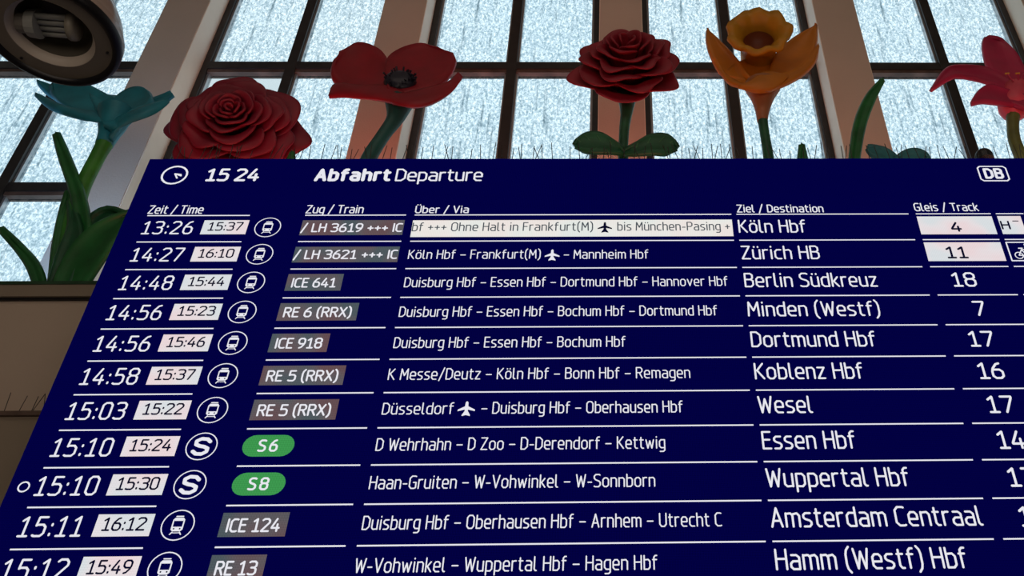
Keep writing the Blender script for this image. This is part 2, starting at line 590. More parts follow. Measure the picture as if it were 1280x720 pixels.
g('H', 4, [(0, 0), (0, 7)], [(4, 0), (4, 7)], [(0, 3.7), (4, 3.7)])
g('I', .3, [(.15, 0), (.15, 7)])
g('K', 3.9, [(0, 0), (0, 7)], [(3.6, 7), (.9, 3.8), (0, 3.8)], [(.9, 3.8), (3.9, 0)])
g('L', 3.1, [(0, 7), (0, 0), (3.1, 0)])
g('M', 4.8, [(0, 0), (.3, 7), (2.4, 2.6), (4.5, 7), (4.8, 0)])
g('N', 4.1, [(0, 0), (0, 7), (4.1, 0), (4.1, 7)])
g('O', 4.2, [(1.1, 0), (3.1, 0), (4.2, 1.2), (4.2, 5.8), (3.1, 7), (1.1, 7), (0, 5.8), (0, 1.2), (1.1, 0)])
g('P', 3.8, [(0, 0), (0, 7), (2.8, 7), (3.8, 6), (3.8, 4.2), (2.8, 3.2), (0, 3.2)])
g('R', 3.9, [(0, 0), (0, 7), (2.8, 7), (3.8, 6), (3.8, 4.5), (2.8, 3.5), (0, 3.5)], [(2, 3.5), (3.9, 0)])
g('S', 3.8, [(3.6, 6.7), (3, 7), (1, 7), (0, 6.1), (0, 4.9), (.8, 4), (3, 3.2), (3.8, 2.4), (3.8, 1), (2.8, 0), (.7, 0), (0, .3)])
g('T', 4, [(0, 7), (4, 7)], [(2, 7), (2, 0)])
g('U', 4, [(0, 7), (0, 1.2), (1.1, 0), (2.9, 0), (4, 1.2), (4, 7)])
g('V', 4.2, [(0, 7), (2.1, 0), (4.2, 7)])
g('W', 5.6, [(0, 7), (1.3, 0), (2.8, 6), (4.3, 0), (5.6, 7)])
g('X', 4, [(0, 0), (4, 7)], [(0, 7), (4, 0)])
g('Z', 3.8, [(0, 7), (3.8, 7), (0, 0), (3.8, 0)])
g('a', 3.4, [(.4, 5), (2.4, 5), (3.4, 4.2), (3.4, 0), (.9, 0), (0, .8), (0, 2), (.9, 2.8), (3.4, 2.8)])
g('b', 3.4, [(0, 7), (0, 0), (2.4, 0), (3.4, 1), (3.4, 4), (2.4, 5), (0, 4.8)])
g('c', 2.9, [(2.9, 5), (1, 5), (0, 4), (0, 1), (1, 0), (2.9, 0)])
g('d', 3.4, [(3.4, 7), (3.4, 0), (1, 0), (0, 1), (0, 4), (1, 5), (3.4, 4.9)])
g('e', 3.4, [(0, 2.4), (3.4, 2.4), (3.4, 4), (2.5, 5), (.9, 5), (0, 4), (0, 1), (1, 0), (3.1, 0)])
g('f', 2.4, [(2.4, 7), (1.5, 7), (.7, 6.2), (.7, 0)], [(0, 4.9), (2.2, 4.9)])
g('g', 3.4, [(3.4, .2), (1, .2), (0, 1.2), (0, 4), (1, 5), (3.4, 5), (3.4, -1.2), (2.5, -2), (.4, -2)])
g('h', 3.3, [(0, 0), (0, 7)], [(0, 4.7), (2.4, 5), (3.3, 4.1), (3.3, 0)])
g('i', .4, [(.2, 0), (.2, 5)], [(.2, 6.6), (.2, 6.9)])
g('k', 3, [(0, 0), (0, 7)], [(2.8, 5), (.8, 2.7), (0, 2.7)], [(.8, 2.7), (3, 0)])
g('l', 1.2, [(0, 7), (0, .8), (.6, 0), (1.2, 0)])
g('m', 5.4, [(0, 0), (0, 5)], [(0, 4.8), (1.9, 5), (2.7, 4.2), (2.7, 0)], [(2.7, 4.6), (4.5, 5), (5.4, 4.1), (5.4, 0)])
g('n', 3.3, [(0, 0), (0, 5)], [(0, 4.8), (2.4, 5), (3.3, 4.1), (3.3, 0)])
g('o', 3.5, [(1, 0), (2.5, 0), (3.5, 1), (3.5, 4), (2.5, 5), (1, 5), (0, 4), (0, 1), (1, 0)])
g('p', 3.4, [(0, -2), (0, 5), (2.4, 5), (3.4, 4), (3.4, 1), (2.4, 0), (0, .1)])
g('q', 3.4, [(3.4, -1.4), (3.4, 5), (1, 5), (0, 4), (0, 1), (1, 0), (3.4, .1)])
g('r', 2.2, [(0, 0), (0, 5)], [(0, 4.3), (1, 5), (2.2, 5)])
g('s', 3, [(2.8, 5), (.8, 5), (0, 4.3), (0, 3.4), (.6, 2.8), (2.4, 2.2), (3, 1.6), (3, .8), (2.2, 0), (.1, 0)])
g('t', 2.3, [(.7, 6.5), (.7, .9), (1.4, 0), (2.3, 0)], [(0, 5), (2.2, 5)])
g('u', 3.3, [(0, 5), (0, .9), (.9, 0), (3.3, .2)], [(3.3, 5), (3.3, 0)])
g('v', 3.4, [(0, 5), (1.7, 0), (3.4, 5)])
g('w', 5, [(0, 5), (1.2, 0), (2.5, 4.4), (3.8, 0), (5, 5)])
g('x', 3.2, [(0, 0), (3.2, 5)], [(0, 5), (3.2, 0)])
g('z', 3, [(0, 5), (3, 5), (0, 0), (3, 0)])
g('ü', 3.3, *G['u'][1], [(.7, 6.5), (.7, 6.8)], [(2.6, 6.5), (2.6, 6.8)])
g('ö', 3.5, *G['o'][1], [(.8, 6.5), (.8, 6.8)], [(2.7, 6.5), (2.7, 6.8)])
g('Ü', 4, *G['U'][1], [(1, 8.2), (1, 8.5)], [(3, 8.2), (3, 8.5)])
g('-', 2.2, [(0, 2.6), (2.2, 2.6)])
g('–', 3.4, [(0, 2.9), (3.4, 2.9)])
g('/', 3, [(0, -1), (3, 7.6)])
g('(', 1.4, [(1.4, 7.8), (.4, 6.6), (0, 5), (0, 1.4), (.4, -.2), (1.4, -1.4)])
g(')', 1.4, [(0, 7.8), (1, 6.6), (1.4, 5), (1.4, 1.4), (1, -.2), (0, -1.4)])
g(':', .5, [(.25, .3), (.25, .8)], [(.25, 3.9), (.25, 4.4)])
g('+', 3.2, [(0, 3), (3.2, 3)], [(1.6, 1.4), (1.6, 4.6)])
g('°', 2.6, [(0, 6.8), (2.6, 6.8)])


def stroke(mb, pts, r, y):
    """flat ribbon along pts=(x,z) with round joints"""
    for (a, b) in zip(pts[:-1], pts[1:]):
        d = Vector((b[0] - a[0], b[1] - a[1]))
        if d.length < 1e-6:
            continue
        n = Vector((-d.y, d.x)).normalized() * r
        mb.add([(a[0] + n.x, y, a[1] + n.y), (a[0] - n.x, y, a[1] - n.y), (b[0] - n.x, y, b[1] - n.y), (b[0] + n.x, y, b[1] + n.y)], [(0, 1, 2, 3)])
    for p in pts:
        mb.add([(p[0] + r * math.cos((k + .5) * math.pi / 4), y, p[1] + r * math.sin((k + .5) * math.pi / 4)) for k in range(8)], [tuple(range(8))])


def letters(mb, txt, x0, x1, zb, cap, r, y, gap=1.75, space=4.3):
    """lettering from x0 to x1 on the baseline zb with capitals cap high"""
    tot = 0
    pos = []
    for i, ch in enumerate(txt):
        if ch == ' ':
            tot += space - gap
            pos.append(None)
            continue
        pos.append(tot)
        tot += G[ch][0] + gap
    tot -= gap
    sx = (x1 - x0 - 2 * r) / tot
    sz = (cap - 2 * r) / 7
    for ch, p in zip(txt, pos):
        if p is None:
            continue
        for st in G[ch][1]:
            stroke(mb, [(x0 + r + (p + q[0]) * sx, zb + r + q[1] * sz) for q in st], r, y)


YT, YB, YI = -0.024, -0.022, -0.0245


def text(name, txt, x0, x1, zb, cap, r, m='white', parent=None, y=YT, gap=1.75, space=4.3):
    """one flat piece per word"""
    tot = -gap
    for ch in txt:
        tot += (space - gap) if ch == ' ' else G[ch][0] + gap
    sx = (x1 - x0 - 2 * r) / tot
    p = 0
    out = None
    for word in txt.split(' '):
        w = sum(G[ch][0] + gap for ch in word) - gap
        mb = MB()
        letters(mb, word, x0 + p * sx, x0 + (p + w) * sx + 2 * r, zb, cap, r, y, gap=gap, space=space)
        out = mb.build(name, M[m], parent or board)
        p += w + space
    return out


def flat(name, x0, x1, z0, z1, m='white', y=YB, parent=None):
    return MB().add([(x0, y, z0), (x1, y, z0), (x1, y, z1), (x0, y, z1)], [(0, 1, 2, 3)]).build(name, M[m], parent or board)


def ring(mb, cx, cz, rr, th, y, n=28, sx=1):
    vs = []
    for k in range(n):
        a = 2 * math.pi * k / n
        for q in (rr - th / 2, rr + th / 2):
            vs.append((cx + math.cos(a) * q * sx, y, cz + math.sin(a) * q))
    mb.add(vs, [(2 * k, 2 * k + 1, (2 * k + 3) % (2 * n), (2 * k + 2) % (2 * n)) for k in range(n)])


def train_icon(cx, cz):
    mb = MB()
    ring(mb, cx, cz, .106, .008, YT)
    stroke(mb, [(cx - .024, cz - .04), (cx - .035, cz - .03), (cx - .035, cz + .036), (cx - .026, cz + .048), (cx + .026, cz + .048), (cx + .035, cz + .036), (cx + .035, cz - .03), (cx + .024, cz - .04), (cx - .024, cz - .04)], .0045, YT)
    mb.add([(cx - .034, YT, cz - .038), (cx + .034, YT, cz - .038), (cx + .034, YT, cz - .012), (cx - .034, YT, cz - .012)], [(0, 1, 2, 3)])
    mb.add([(cx - .03, YT, cz + .030), (cx + .03, YT, cz + .030), (cx + .026, YT, cz + .046), (cx - .026, YT, cz + .046)], [(0, 1, 2, 3)])
    stroke(mb, [(cx - .022, cz + .062), (cx + .022, cz + .062)], .0045, YT)
    stroke(mb, [(cx - .024, cz - .05), (cx - .036, cz - .066)], .004, YT)
    stroke(mb, [(cx + .024, cz - .05), (cx + .036, cz - .066)], .004, YT)
    stroke(mb, [(cx - .03, cz - .055), (cx + .03, cz - .055)], .003, YT)
    o = mb.build('train_symbol', M['white'], board)
    d = MB()
    for s in (-1, 1):
        d.add([(cx + s * .02 + .006 * math.cos(k * math.pi / 4), YI, cz - .026 + .006 * math.sin(k * math.pi / 4)) for k in range(8)], [tuple(range(8))])
    d.build('headlight', M['ink'], o)


def s_icon(cx, cz):
    mb = MB()
    ring(mb, cx, cz, .106, .008, YT)
    pts = [(.052, .036), (.03, .056), (-.012, .06), (-.044, .042), (-.042, .014), (-.014, .002), (.018, -.004), (.046, -.018), (.044, -.044), (.014, -.062), (-.026, -.06), (-.052, -.04)]
    stroke(mb, [(cx + a, cz + b) for a, b in pts], .0135, YT)
    mb.build('suburban_train_symbol', M['white'], board)


def via_line(txt, x0, x1, zb, cap, r, gap=1.75, space=4.3):
    """station names and the dashes between them, each a piece of its own"""
    tot = 0
    for ch in txt:
        tot += (space - gap) if ch == ' ' else G[ch][0] + gap
    tot -= gap
    sx = (x1 - x0 - 2 * r) / tot
    p = 0
    for piece in txt.replace(' – ', '|–|').replace('– ', '–|').split('|'):
        w = sum((space - gap) if ch == ' ' else G[ch][0] + gap for ch in piece) - gap
        a = x0 + p * sx
        mb = MB()
        letters(mb, piece, a, a + w * sx + 2 * r, zb, cap, r, YT, gap=gap, space=space)
        mb.build('dash' if piece == '–' else 'station_name', M['white'], board)
        p += w + space


def plane_icon(mb, cx, cz, y, s=1.0):
    pts = [(0, .058), (.009, .05), (.011, .018), (.058, -.008), (.058, -.02), (.011, -.008), (.009, -.034), (.028, -.05), (.028, -.058), (0, -.05), (-.028, -.058), (-.028, -.05), (-.009, -.034), (-.011, -.008), (-.058, -.02), (-.058, -.008), (-.011, .018), (-.009, .05)]
    vs = [(cx, y, cz)] + [(cx + a * s, y, cz + b * s) for a, b in pts]
    n = len(pts)
    mb.add(vs, [(0, 1 + (k + 1) % n, 1 + k) for k in range(n)])


Z0 = 7.078
DZ = .2959
# header
mb = MB()
ring(mb, -3.9, 7.56, .107, .018, YT, 20)
stroke(mb, [(-3.868, 7.522), (-3.9, 7.575), (-3.845, 7.565)], .007, YT)
stroke(mb, [(-3.9, 7.575), (-3.84, 7.55)], .007, YT)
mb.build('clock_symbol', M['white'], board)
text('clock_time', '15 24', -3.622, -3.155, 7.482, .158, .0125, gap=1.9, space=4.2)
text('title_lettering', 'Abfahrt', -2.67, -2.0, 7.48, .158, .016, gap=2.3)
text('title_lettering', 'Departure', -1.96, -1.19, 7.48, .155, .0085, gap=1.5)
mb = MB()
for q in ((3.252, 7.467, 3.524, 7.664),):
    a, c, b, d = q[0] + .008, q[1] + .008, q[2] - .008, q[3] - .008
    ch = .022
    stroke(mb, [(a + ch, c), (b - ch, c), (b, c + ch), (b, d - ch), (b - ch, d), (a + ch, d), (a, d - ch), (a, c + ch), (a + ch, c)], .0068, YT)
letters(mb, 'DB', 3.302, 3.478, 7.5, .133, .0125, YT, gap=2.2)
mb.build('railway_emblem', M['white'], board)
text('column_heading', 'Zeit / Time', -4.0, -3.535, 7.097, .098, .0055)
text('column_heading', 'Zug / Train', -2.665, -2.175, 7.097, .098, .0055)
text('column_heading', 'Über / Via', -1.735, -1.275, 7.097, .088, .0055)
text('column_heading', 'Ziel / Destination', 1.035, 1.79, 7.097, .093, .0055)
text('column_heading', 'Gleis / Track', 2.585, 3.15, 7.107, .098, .0055)
COLS = [(-3.992, -3.13), (-2.662, -1.806), (-1.732, .984), (1.029, 2.523), (2.588, 3.243), (3.288, 3.53)]
for k in range(11):
    z = Z0 - DZ * k
    for ci, (a, b) in enumerate(COLS):
        if ci == 0 and k > 0:
            pass
        flat('rule_line', a, b, z - .0056, z + .0056)

ROWS = [
    ('13:26', '15:37', 't', '/ LH 3619 +++ IC', None, ('Köln Hbf', 1.61), '4'),
    ('14:27', '16:10', 't', '/ LH 3621 +++ IC', None, ('Zürich HB', 1.687), '11'),
    ('14:48', '15:44', 't', ('ICE 641', -2.22), ('Duisburg Hbf – Essen Hbf – Dortmund Hbf – Hannover Hbf', .897), ('Berlin Südkreuz', 2.12), '18'),
    ('14:56', '15:23', 't', ('RE 6 (RRX)', -2.047), ('Duisburg Hbf – Essen Hbf – Bochum Hbf – Dortmund Hbf', .791), ('Minden (Westf)', 2.09), '7'),
    ('14:56', '15:46', 't', ('ICE 918', -2.22), ('Duisburg Hbf – Essen Hbf – Bochum Hbf', .061), ('Dortmund Hbf', 2.007), '17'),
    ('14:58', '15:37', 't', ('RE 5 (RRX)', -2.047), ('K Messe/Deutz – Köln Hbf – Bonn Hbf – Remagen', .546), ('Koblenz Hbf', 1.86), '16'),
    ('15:03', '15:22', 't', ('RE 5 (RRX)', -2.047), None, ('Wesel', 1.434), '17'),
    ('15:10', '15:24', 's', 'S6', ('D Wehrhahn – D Zoo – D-Derendorf – Kettwig', .337), ('Essen Hbf', 1.707), '14'),
    ('15:10', '15:30', 's', 'S8', ('Haan-Gruiten – W-Vohwinkel – W-Sonnborn', .257), ('Wuppertal Hbf', 2.038), '17'),
    ('15:11', '16:12', 't', ('ICE 124', -2.22), ('Duisburg Hbf – Oberhausen Hbf – Arnhem – Utrecht C', .701), ('Amsterdam Centraal', 2.48), '16'),
    ('15:12', '15:49', 't', ('RE 13', -2.307), ('W-Vohwinkel – Wuppertal Hbf – Hagen Hbf', .256), ('Hamm (Westf) Hbf', 2.308), None),
]
for k, (tm, ex, ic, tr, via, dest, trk) in enumerate(ROWS):
    z = Z0 - DZ * k
    text('departure_time', tm, -3.99, -3.568, z - .213, .148, .0076, gap=2.2)
    b = flat('expected_time', -3.495, -3.118, z - .213, z - .055, 'whitebox')
    text('lettering', ex, -3.447, -3.158, z - .176, .098, .0065, 'ink', b, YI, gap=1.7)
    (train_icon if ic == 't' else s_icon)(-2.947, z - .138)
    if isinstance(tr, tuple):
        b = flat('train_number', -2.665, tr[1], z - .225, z - .053, 'greybox')
        text('lettering', tr[0], -2.622, tr[1] - .045, z - .194, .1, .0068, 'white', b, YT)
    elif tr.startswith('S'):
        p = MB()
        vs = []
        cxa, cxb, cz, rr = -2.665 + .09, -2.293 - .09, z - .137, .086
        for j in range(11):
            a = math.pi / 2 + math.pi * j / 10
            vs.append((cxa + rr * math.cos(a), YB, cz + rr * math.sin(a)))
        for j in range(11):
            a = -math.pi / 2 + math.pi * j / 10
            vs.append((cxb + rr * math.cos(a), YB, cz + rr * math.sin(a)))
        p.add(vs, [tuple(range(22))])
        b = p.build('train_number', M['green'], board)
        text('lettering', tr, -2.55, -2.41, z - .186, .098, .0075, 'white', b, YT, gap=3.2)
    else:
        b = flat('train_number', -2.668, -1.808, z - .226, z - .058, 'greybox')
        text('lettering', '/ LH ' + tr.split()[2] + ' +++ IC', -2.665, -1.815, z - .194, .1, .007, 'white', b, YT)
    if via:
        via_line(via[0], -1.72, via[1], z - .195 + (.008 if k > 4 else 0), .102, .0047)
    zd = z - .214 + min(k, 6) * .0022
    text('destination', dest[0], 1.032, dest[1], zd, .149, .0074, gap=1.7)
    if trk:
        if k < 2:
            b = flat('track_number', 2.588, 3.243, z - .236, z - .03, 'whitebox')
            text('lettering', trk, 2.856 if k == 0 else 2.75, 2.95 if k == 0 else 2.935, z - .21, .112 if k == 0 else .132, .0095, 'ink', b, YI)
        elif len(trk) == 2:
            text('track_number', trk, 2.735, 2.935, z - .213, .15, .009)
        else:
            text('track_number', trk, 2.845, 2.94, z - .213, .15, .009)
# scrolling white notice in the first row
b = flat('scrolling_notice', -1.738, .984, Z0 - .25, Z0 - .061, 'ticker')
mb = MB()
letters(mb, 'bf +++ Ohne Halt in Frankfurt(M)', -1.735, -.205, Z0 - .188, .1, .0052, YI)
letters(mb, 'bis München-Pasing +', -.0, .962, Z0 - .188, .1, .0052, YI)
mb.build('lettering', M['inkgrey'], b)
mb = MB()
plane_icon(mb, -.105, Z0 - .148, YI, 1.05)
mb.build('aeroplane_symbol', M['ink'], b)
z = Z0 - DZ
via_line('Köln Hbf – Frankfurt(M)', -1.727, -.635, z - .196, .1, .0047)
via_line('– Mannheim Hbf', -.445, .259, z - .2, .1, .0047)
mb = MB()
plane_icon(mb, -.54, z - .157, YT, 1.05)
mb.build('aeroplane_symbol', M['white'], board)
z = Z0 - DZ * 6
via_line('Düsseldorf', -1.72, -1.2, z - .188, .1, .0047)
via_line('– Duisburg Hbf – Oberhausen Hbf', -1.0, .477, z - .188, .102, .0047)
mb = MB()
plane_icon(mb, -1.108, z - .142, YT, 1.08)
mb.build('aeroplane_symbol', M['white'], board)
# note boxes at the right
b = flat('note_box', 3.29, 3.495, Z0 - .236, Z0 - .028, 'whitebox')
mb = MB()
letters(mb, 'H', 3.296, 3.375, Z0 - .185, .1, .008, YI)
stroke(mb, [(3.412, Z0 - .088), (3.458, Z0 - .088)], .005, YI)
mb.build('lettering', M['ink'], b)
z = Z0 - DZ
mb = MB()
stroke(mb, [(3.29, z - .236), (3.62, z - .236), (3.62, z - .034), (3.29, z - .034), (3.29, z - .236)], .006, YT)
for cx in (3.365, 3.5):
    ring(mb, cx, z - .178, .034, .009, YT, 16)
stroke(mb, [(3.365, z - .178), (3.4, z - .115), (3.475, z - .115), (3.5, z - .178)], .005, YT)
stroke(mb, [(3.4, z - .115), (3.43, z - .178), (3.475, z - .115)], .005, YT)
stroke(mb, [(3.365, z - .178), (3.43, z - .178)], .005, YT)
stroke(mb, [(3.38, z - .1), (3.41, z - .1)], .006, YT)
stroke(mb, [(3.475, z - .115), (3.47, z - .085), (3.5, z - .075)], .005, YT)
stroke(mb, [(3.44, z - .055), (3.56, z - .055), (3.56, z - .1), (3.44, z - .1), (3.44, z - .055)], .005, YT)
mb.build('bicycle_sign', M['white'], board)
mb = MB()
ring(mb, -4.072, Z0 - DZ * 8 - .144, .036, .011, YT, 16)
mb.build('ring_mark', M['white'], board)

PLACES = ['in front of the wide open rose, over the clock symbol', 'between the wide open rose and the poppy stem', 'right of the poppy stem, above the word Departure',
          'in the gap between poppy and second rose', "in front of the second rose's two leaves", "between second rose's leaves and daffodil stem",
          'from the daffodil stem to the tall blade leaf', 'in front of the rounded teal leaf pair', 'around the lily stem, over the railway emblem']
for i in range(9):
    x = BX0 + .02 + i * .923
    spike_strip(x, x + .915, .1, BZ1, .30, .095, 'bird spikes on the board ' + PLACES[i], 'bird spikes on top of the board', .3)

# ------------------------------------------------------------------ giant flowers
YF = 1.3


def pt(x, y, w=0.0, Y=YF):
    p = at(x, y, Y)
    p = p + (CAM - p).normalized() * w
    p.z = max(p.z, ZL + .05)
    return p


def blade(spine, widths, n=14, m=6, cup=0.0, Y=YF, roll=0.0):
    """petal or leaf: spine [(px,py,w)], widths in px, cup = depth of the hollow"""
    sp = catmull([Vector(s) for s in spine], n)
    ws = catmull([Vector((w, 0, 0)) for w in widths], n)
    vs = []
    for i in range(n + 1):
        t = (sp[min(i + 1, n)] - sp[max(i - 1, 0)])
        side = Vector((-t.y, t.x, 0))
        side = side.normalized() if side.length > 1e-6 else Vector((1, 0, 0))
        w = max(ws[i].x, .4)
        for j in range(m + 1):
            s = j / m * 2 - 1
            q = sp[i] + side * (s * w / 2 * math.cos(roll))
            vs.append(pt(q.x, q.y, q.z - cup * (1 - s * s) + s * w * .0095 / 2 * math.sin(roll), Y))
    fs = [(i * (m + 1) + j, i * (m + 1) + j + 1, (i + 1) * (m + 1) + j + 1, (i + 1) * (m + 1) + j) for i in range(n) for j in range(m)]
    return MB().add(vs, fs)


def loft(A, B, bulge=0.0, n=16, m=8, Y=YF, ruff=0.0):
    a = catmull([Vector(p) for p in A], n)
    b = catmull([Vector(p) for p in B], n)
    vs = []
    for i in range(n + 1):
        for j in range(m + 1):
            s = j / m
            q = a[i].lerp(b[i], s)
            vs.append(pt(q.x, q.y, q.z - bulge * math.sin(math.pi * s) * math.sin(math.pi * min(1, i / n * .9 + .1)) + ruff * math.sin(i * 1.7 + s * 5), Y))
    fs = [(i * (m + 1) + j, i * (m + 1) + j + 1, (i + 1) * (m + 1) + j + 1, (i + 1) * (m + 1) + j) for i in range(n) for j in range(m)]
    return MB().add(vs, fs)


def stem(pts, rads, Y=YF, n=10, seg=20):
    sp = catmull([Vector(p) for p in pts], seg)
    rd = catmull([Vector((r, 0, 0)) for r in rads], seg)
    q = [at(p.x, p.y, Y) + (CAM - at(p.x, p.y, Y)).normalized() * p.z for p in sp]
    mb = MB().tube(q, [r.x for r in rd], n)
    for v in mb.v:
        v.z = max(v.z, ZL)
    return mb


PX = .0095   # one picture pixel at the flowers, design units


def ground(x, Y=YF):
    """pixel row in which the canopy top lies at column x, depth Y"""
    p0, p1 = at(x, 200, Y), at(x, 400, Y)
    lo, hi = 200, 400
    for _ in range(30):
        mid = (lo + hi) / 2
        if at(x, mid, Y).z > ZL:
            lo = mid
        else:
            hi = mid
    return lo


def flower(name, x, label, Y=YF):
    p = at(x, ground(x, Y), Y)
    return empty(name, (p.x, p.y, ZL), label, 'flower sculpture')


def frame_for(c, alpha, turn=0.0):
    """axis leaning alpha from the viewer towards up, turned sideways"""
    n = (CAM - c).normalized()
    u = Vector((1, 0, 0))
    u = (u - n * u.dot(n)).normalized()
    v = n.cross(u)
    A = (n * math.cos(alpha) + (v * math.cos(turn) + u * math.sin(turn)) * math.sin(alpha)).normalized()
    X = (u - A * u.dot(A)).normalized()
    return X, A.cross(X), A


def rose_petal(c, fr, phi, half, r0, z0, r1, z1, flare, droop, ns=12, nt=9, point=.13, seed=0):
    X, Y, A = fr
    rnd = random.Random(seed)
    w1, w2, w3 = rnd.uniform(0, 6), rnd.uniform(2, 4.5), rnd.uniform(.025, .05)
    vs = []
    for i in range(nt + 1):
        t = i / nt
        for j in range(ns + 1):
            s = j / ns * 2 - 1
            te = t * (1 - .30 * abs(s) ** 2.6 + point * (1 - min(1, abs(s) * 2.5)))
            hs = half * (.45 + .55 * math.sin(min(1, te * 1.25) * math.pi / 2))
            a = phi + s * hs
            r = r0 + (r1 - r0) * te ** .8 + flare * max(0, te - .72) ** 1.3 * 3
            r *= 1 + w3 * math.sin(w1 + s * w2 * 2) * te * 1.3
            h = z0 + (z1 - z0) * math.sin(min(te, 1.1) * math.pi / 2 * .95) - droop * max(0, te - .72) ** 1.3 * 3
            h += w3 * .8 * math.sin(w1 * 2 + s * w2 * 1.5) * te * r1
            r += abs(s) ** 3 * -.04 * r1
            vs.append(c + (X * math.cos(a) + Y * math.sin(a)) * r + A * h)
    fs = [(i * (ns + 1) + j, i * (ns + 1) + j + 1, (i + 1) * (ns + 1) + j + 1, (i + 1) * (ns + 1) + j) for i in range(nt) for j in range(ns)]
    return MB().add(vs, fs)


def rose(root, c, fr, R, m, layers, seed, point):
    """layers = (number of petals, r0, z0, r1, z1, flare, droop, half angle) in units of R"""
    rnd = random.Random(seed)
    off = 0
    for li, (n, r0, z0, r1, z1, fl, dr, half) in enumerate(layers):
        off += rnd.uniform(.5, 1.1)
        for k in range(n):
            phi = off + 2 * math.pi * k / n + rnd.uniform(-.1, .1)
            q = rnd.uniform(.95, 1.05)
            mb = rose_petal(c, fr, phi, half, r0 * R, z0 * R, r1 * R * q, z1 * R * rnd.uniform(.96, 1.04), fl * R, dr * R, point=point, seed=seed * 100 + li * 10 + k)
            mb.build('petal', m, root, smooth=True, solid=.018, sub=1)


LAY = [
    (6, .12, -.40, .92, -.16, .12, .10, .74),
    (5, .12, -.36, .84, -.02, .12, .08, .84),
    (5, .12, -.32, .73, .08, .12, .07, .80),
    (5, .10, -.28, .62, .16, .10, .05, .82),
    (4, .10, -.24, .51, .23, .08, .03, .95),
    (4, .10, -.2, .41, .28, .06, .02, .95),
    (3, .08, -.16, .31, .32, .04, .01, 1.15),
    (3, .06, -.12, .22, .34, .02, .0, 1.15),
    (3, .05, -.1, .14, .35, .01, .0, 1.1),
    (1, .02, -.1, .06, .36, .0, .0, 2.6),
]

# --- teal trumpet flower, left
tf = flower('trumpet_flower', 75, 'giant teal trumpet shaped flower with long green leaves left of the departure board')
gx = ground(75)
stem([(76, gx - 6, 0), (86, 300, 0), (101, 240, 0), (121, 198, 0), (133, 176, 0)], [.06, .085, .082, .08, .09]).build('stem', M['stemlight'], tf, smooth=True)
stem([(130, 181, 0), (136, 168, 0), (140, 157, .02), (143, 146, .03), (144, 138, .04)], [.09, .11, .145, .17, .18], n=16).build('trumpet', M['teal'], tf, smooth=True)
loft([(120, 142, .1), (84, 136, .12), (60, 126, .1), (46, 118, .05)], [(140, 158, .15), (110, 150, .2), (70, 138, .15), (47, 121, .05)], -.08).build('petal', M['teal'], tf, smooth=True, solid=.04)
loft([(100, 130, -.3), (78, 112, -.35), (60, 104, -.4), (47, 101, -.4)], [(110, 140, -.3), (84, 131, -.35), (62, 119, -.4), (46, 103, -.4)], .05).build('petal', M['teal'], tf, smooth=True, solid=.04)
loft([(150, 128, -.1), (118, 110, -.2), (95, 100, -.25), (68, 101, -.3), (63, 108, -.3)], [(130, 152, .1), (110, 148, .05), (88, 138, -.05), (70, 124, -.2), (63, 110, -.3)], .12).build('petal', M['teal'], tf, smooth=True, solid=.04)
loft([(112, 120, -.2), (135, 121, -.3), (160, 124, -.3), (170, 128, -.2)], [(130, 158, .22), (142, 162, .25), (155, 158, .22), (166, 148, .12)], -.05).build('petal', M['teal'], tf, smooth=True, solid=.04)
loft([(138, 134, 0), (145, 122, -.2), (165, 111, -.25), (182, 111, -.2), (190, 122, -.1)], [(146, 152, .15), (154, 148, .12), (170, 140, .05), (184, 134, .0), (190, 124, -.05)], .12).build('petal', M['teal'], tf, smooth=True, solid=.04)
loft([(146, 150, -.1), (175, 128, -.25), (195, 120, -.3), (214, 115, -.3)], [(150, 156, -.1), (180, 142, -.25), (200, 131, -.3), (217, 119, -.3)], .06).build('petal', M['teal'], tf, smooth=True, solid=.04)
loft([(146, 150, .15), (165, 142, .2), (190, 132, .15), (211, 126, .05)], [(138, 176, .15), (155, 157, .25), (185, 146, .2), (210, 130, .05)], -.06).build('petal', M['teal'], tf, smooth=True, solid=.04)
blade([(104, 330, .12), (103, 280, .14), (96, 240, .15), (80, 195, .12), (70, 166, .1)], [16, 19, 16, 13, 6], cup=.05).build('leaf', M['leaf'], tf, smooth=True, solid=.03)
blade([(68, gx, .08), (76, 310, .1), (82, 270, .08), (86, 238, .04)], [20, 22, 18, 4], cup=.06).build('leaf', M['leaf'], tf, smooth=True, solid=.03)
blade([(56, gx, .2), (44, 338, .2), (26, 312, .15), (0, 285, .1)], [12, 15, 10, 5], cup=.05).build('leaf', M['leaf'], tf, smooth=True, solid=.03)
blade([(74, gx, .3), (95, 338, .35), (118, 305, .4), (140, 285, .4), (168, 268, .35)], [34, 44, 42, 30, 12], cup=.1).build('leaf', M['leaf'], tf, smooth=True, solid=.03)
blade([(80, gx, .02), (92, 330, 0), (112, 290, -.05), (132, 268, -.05), (156, 268, 0)], [40, 44, 30, 18, 6], cup=.1).build('leaf', M['leafd'], tf, smooth=True, solid=.03)
blade([(66, gx, .26), (85, 320, .25), (93, 285, .2), (88, 250, .1)], [30, 30, 18, 4], cup=.06).build('leaf', M['leafd'], tf, smooth=True, solid=.03)

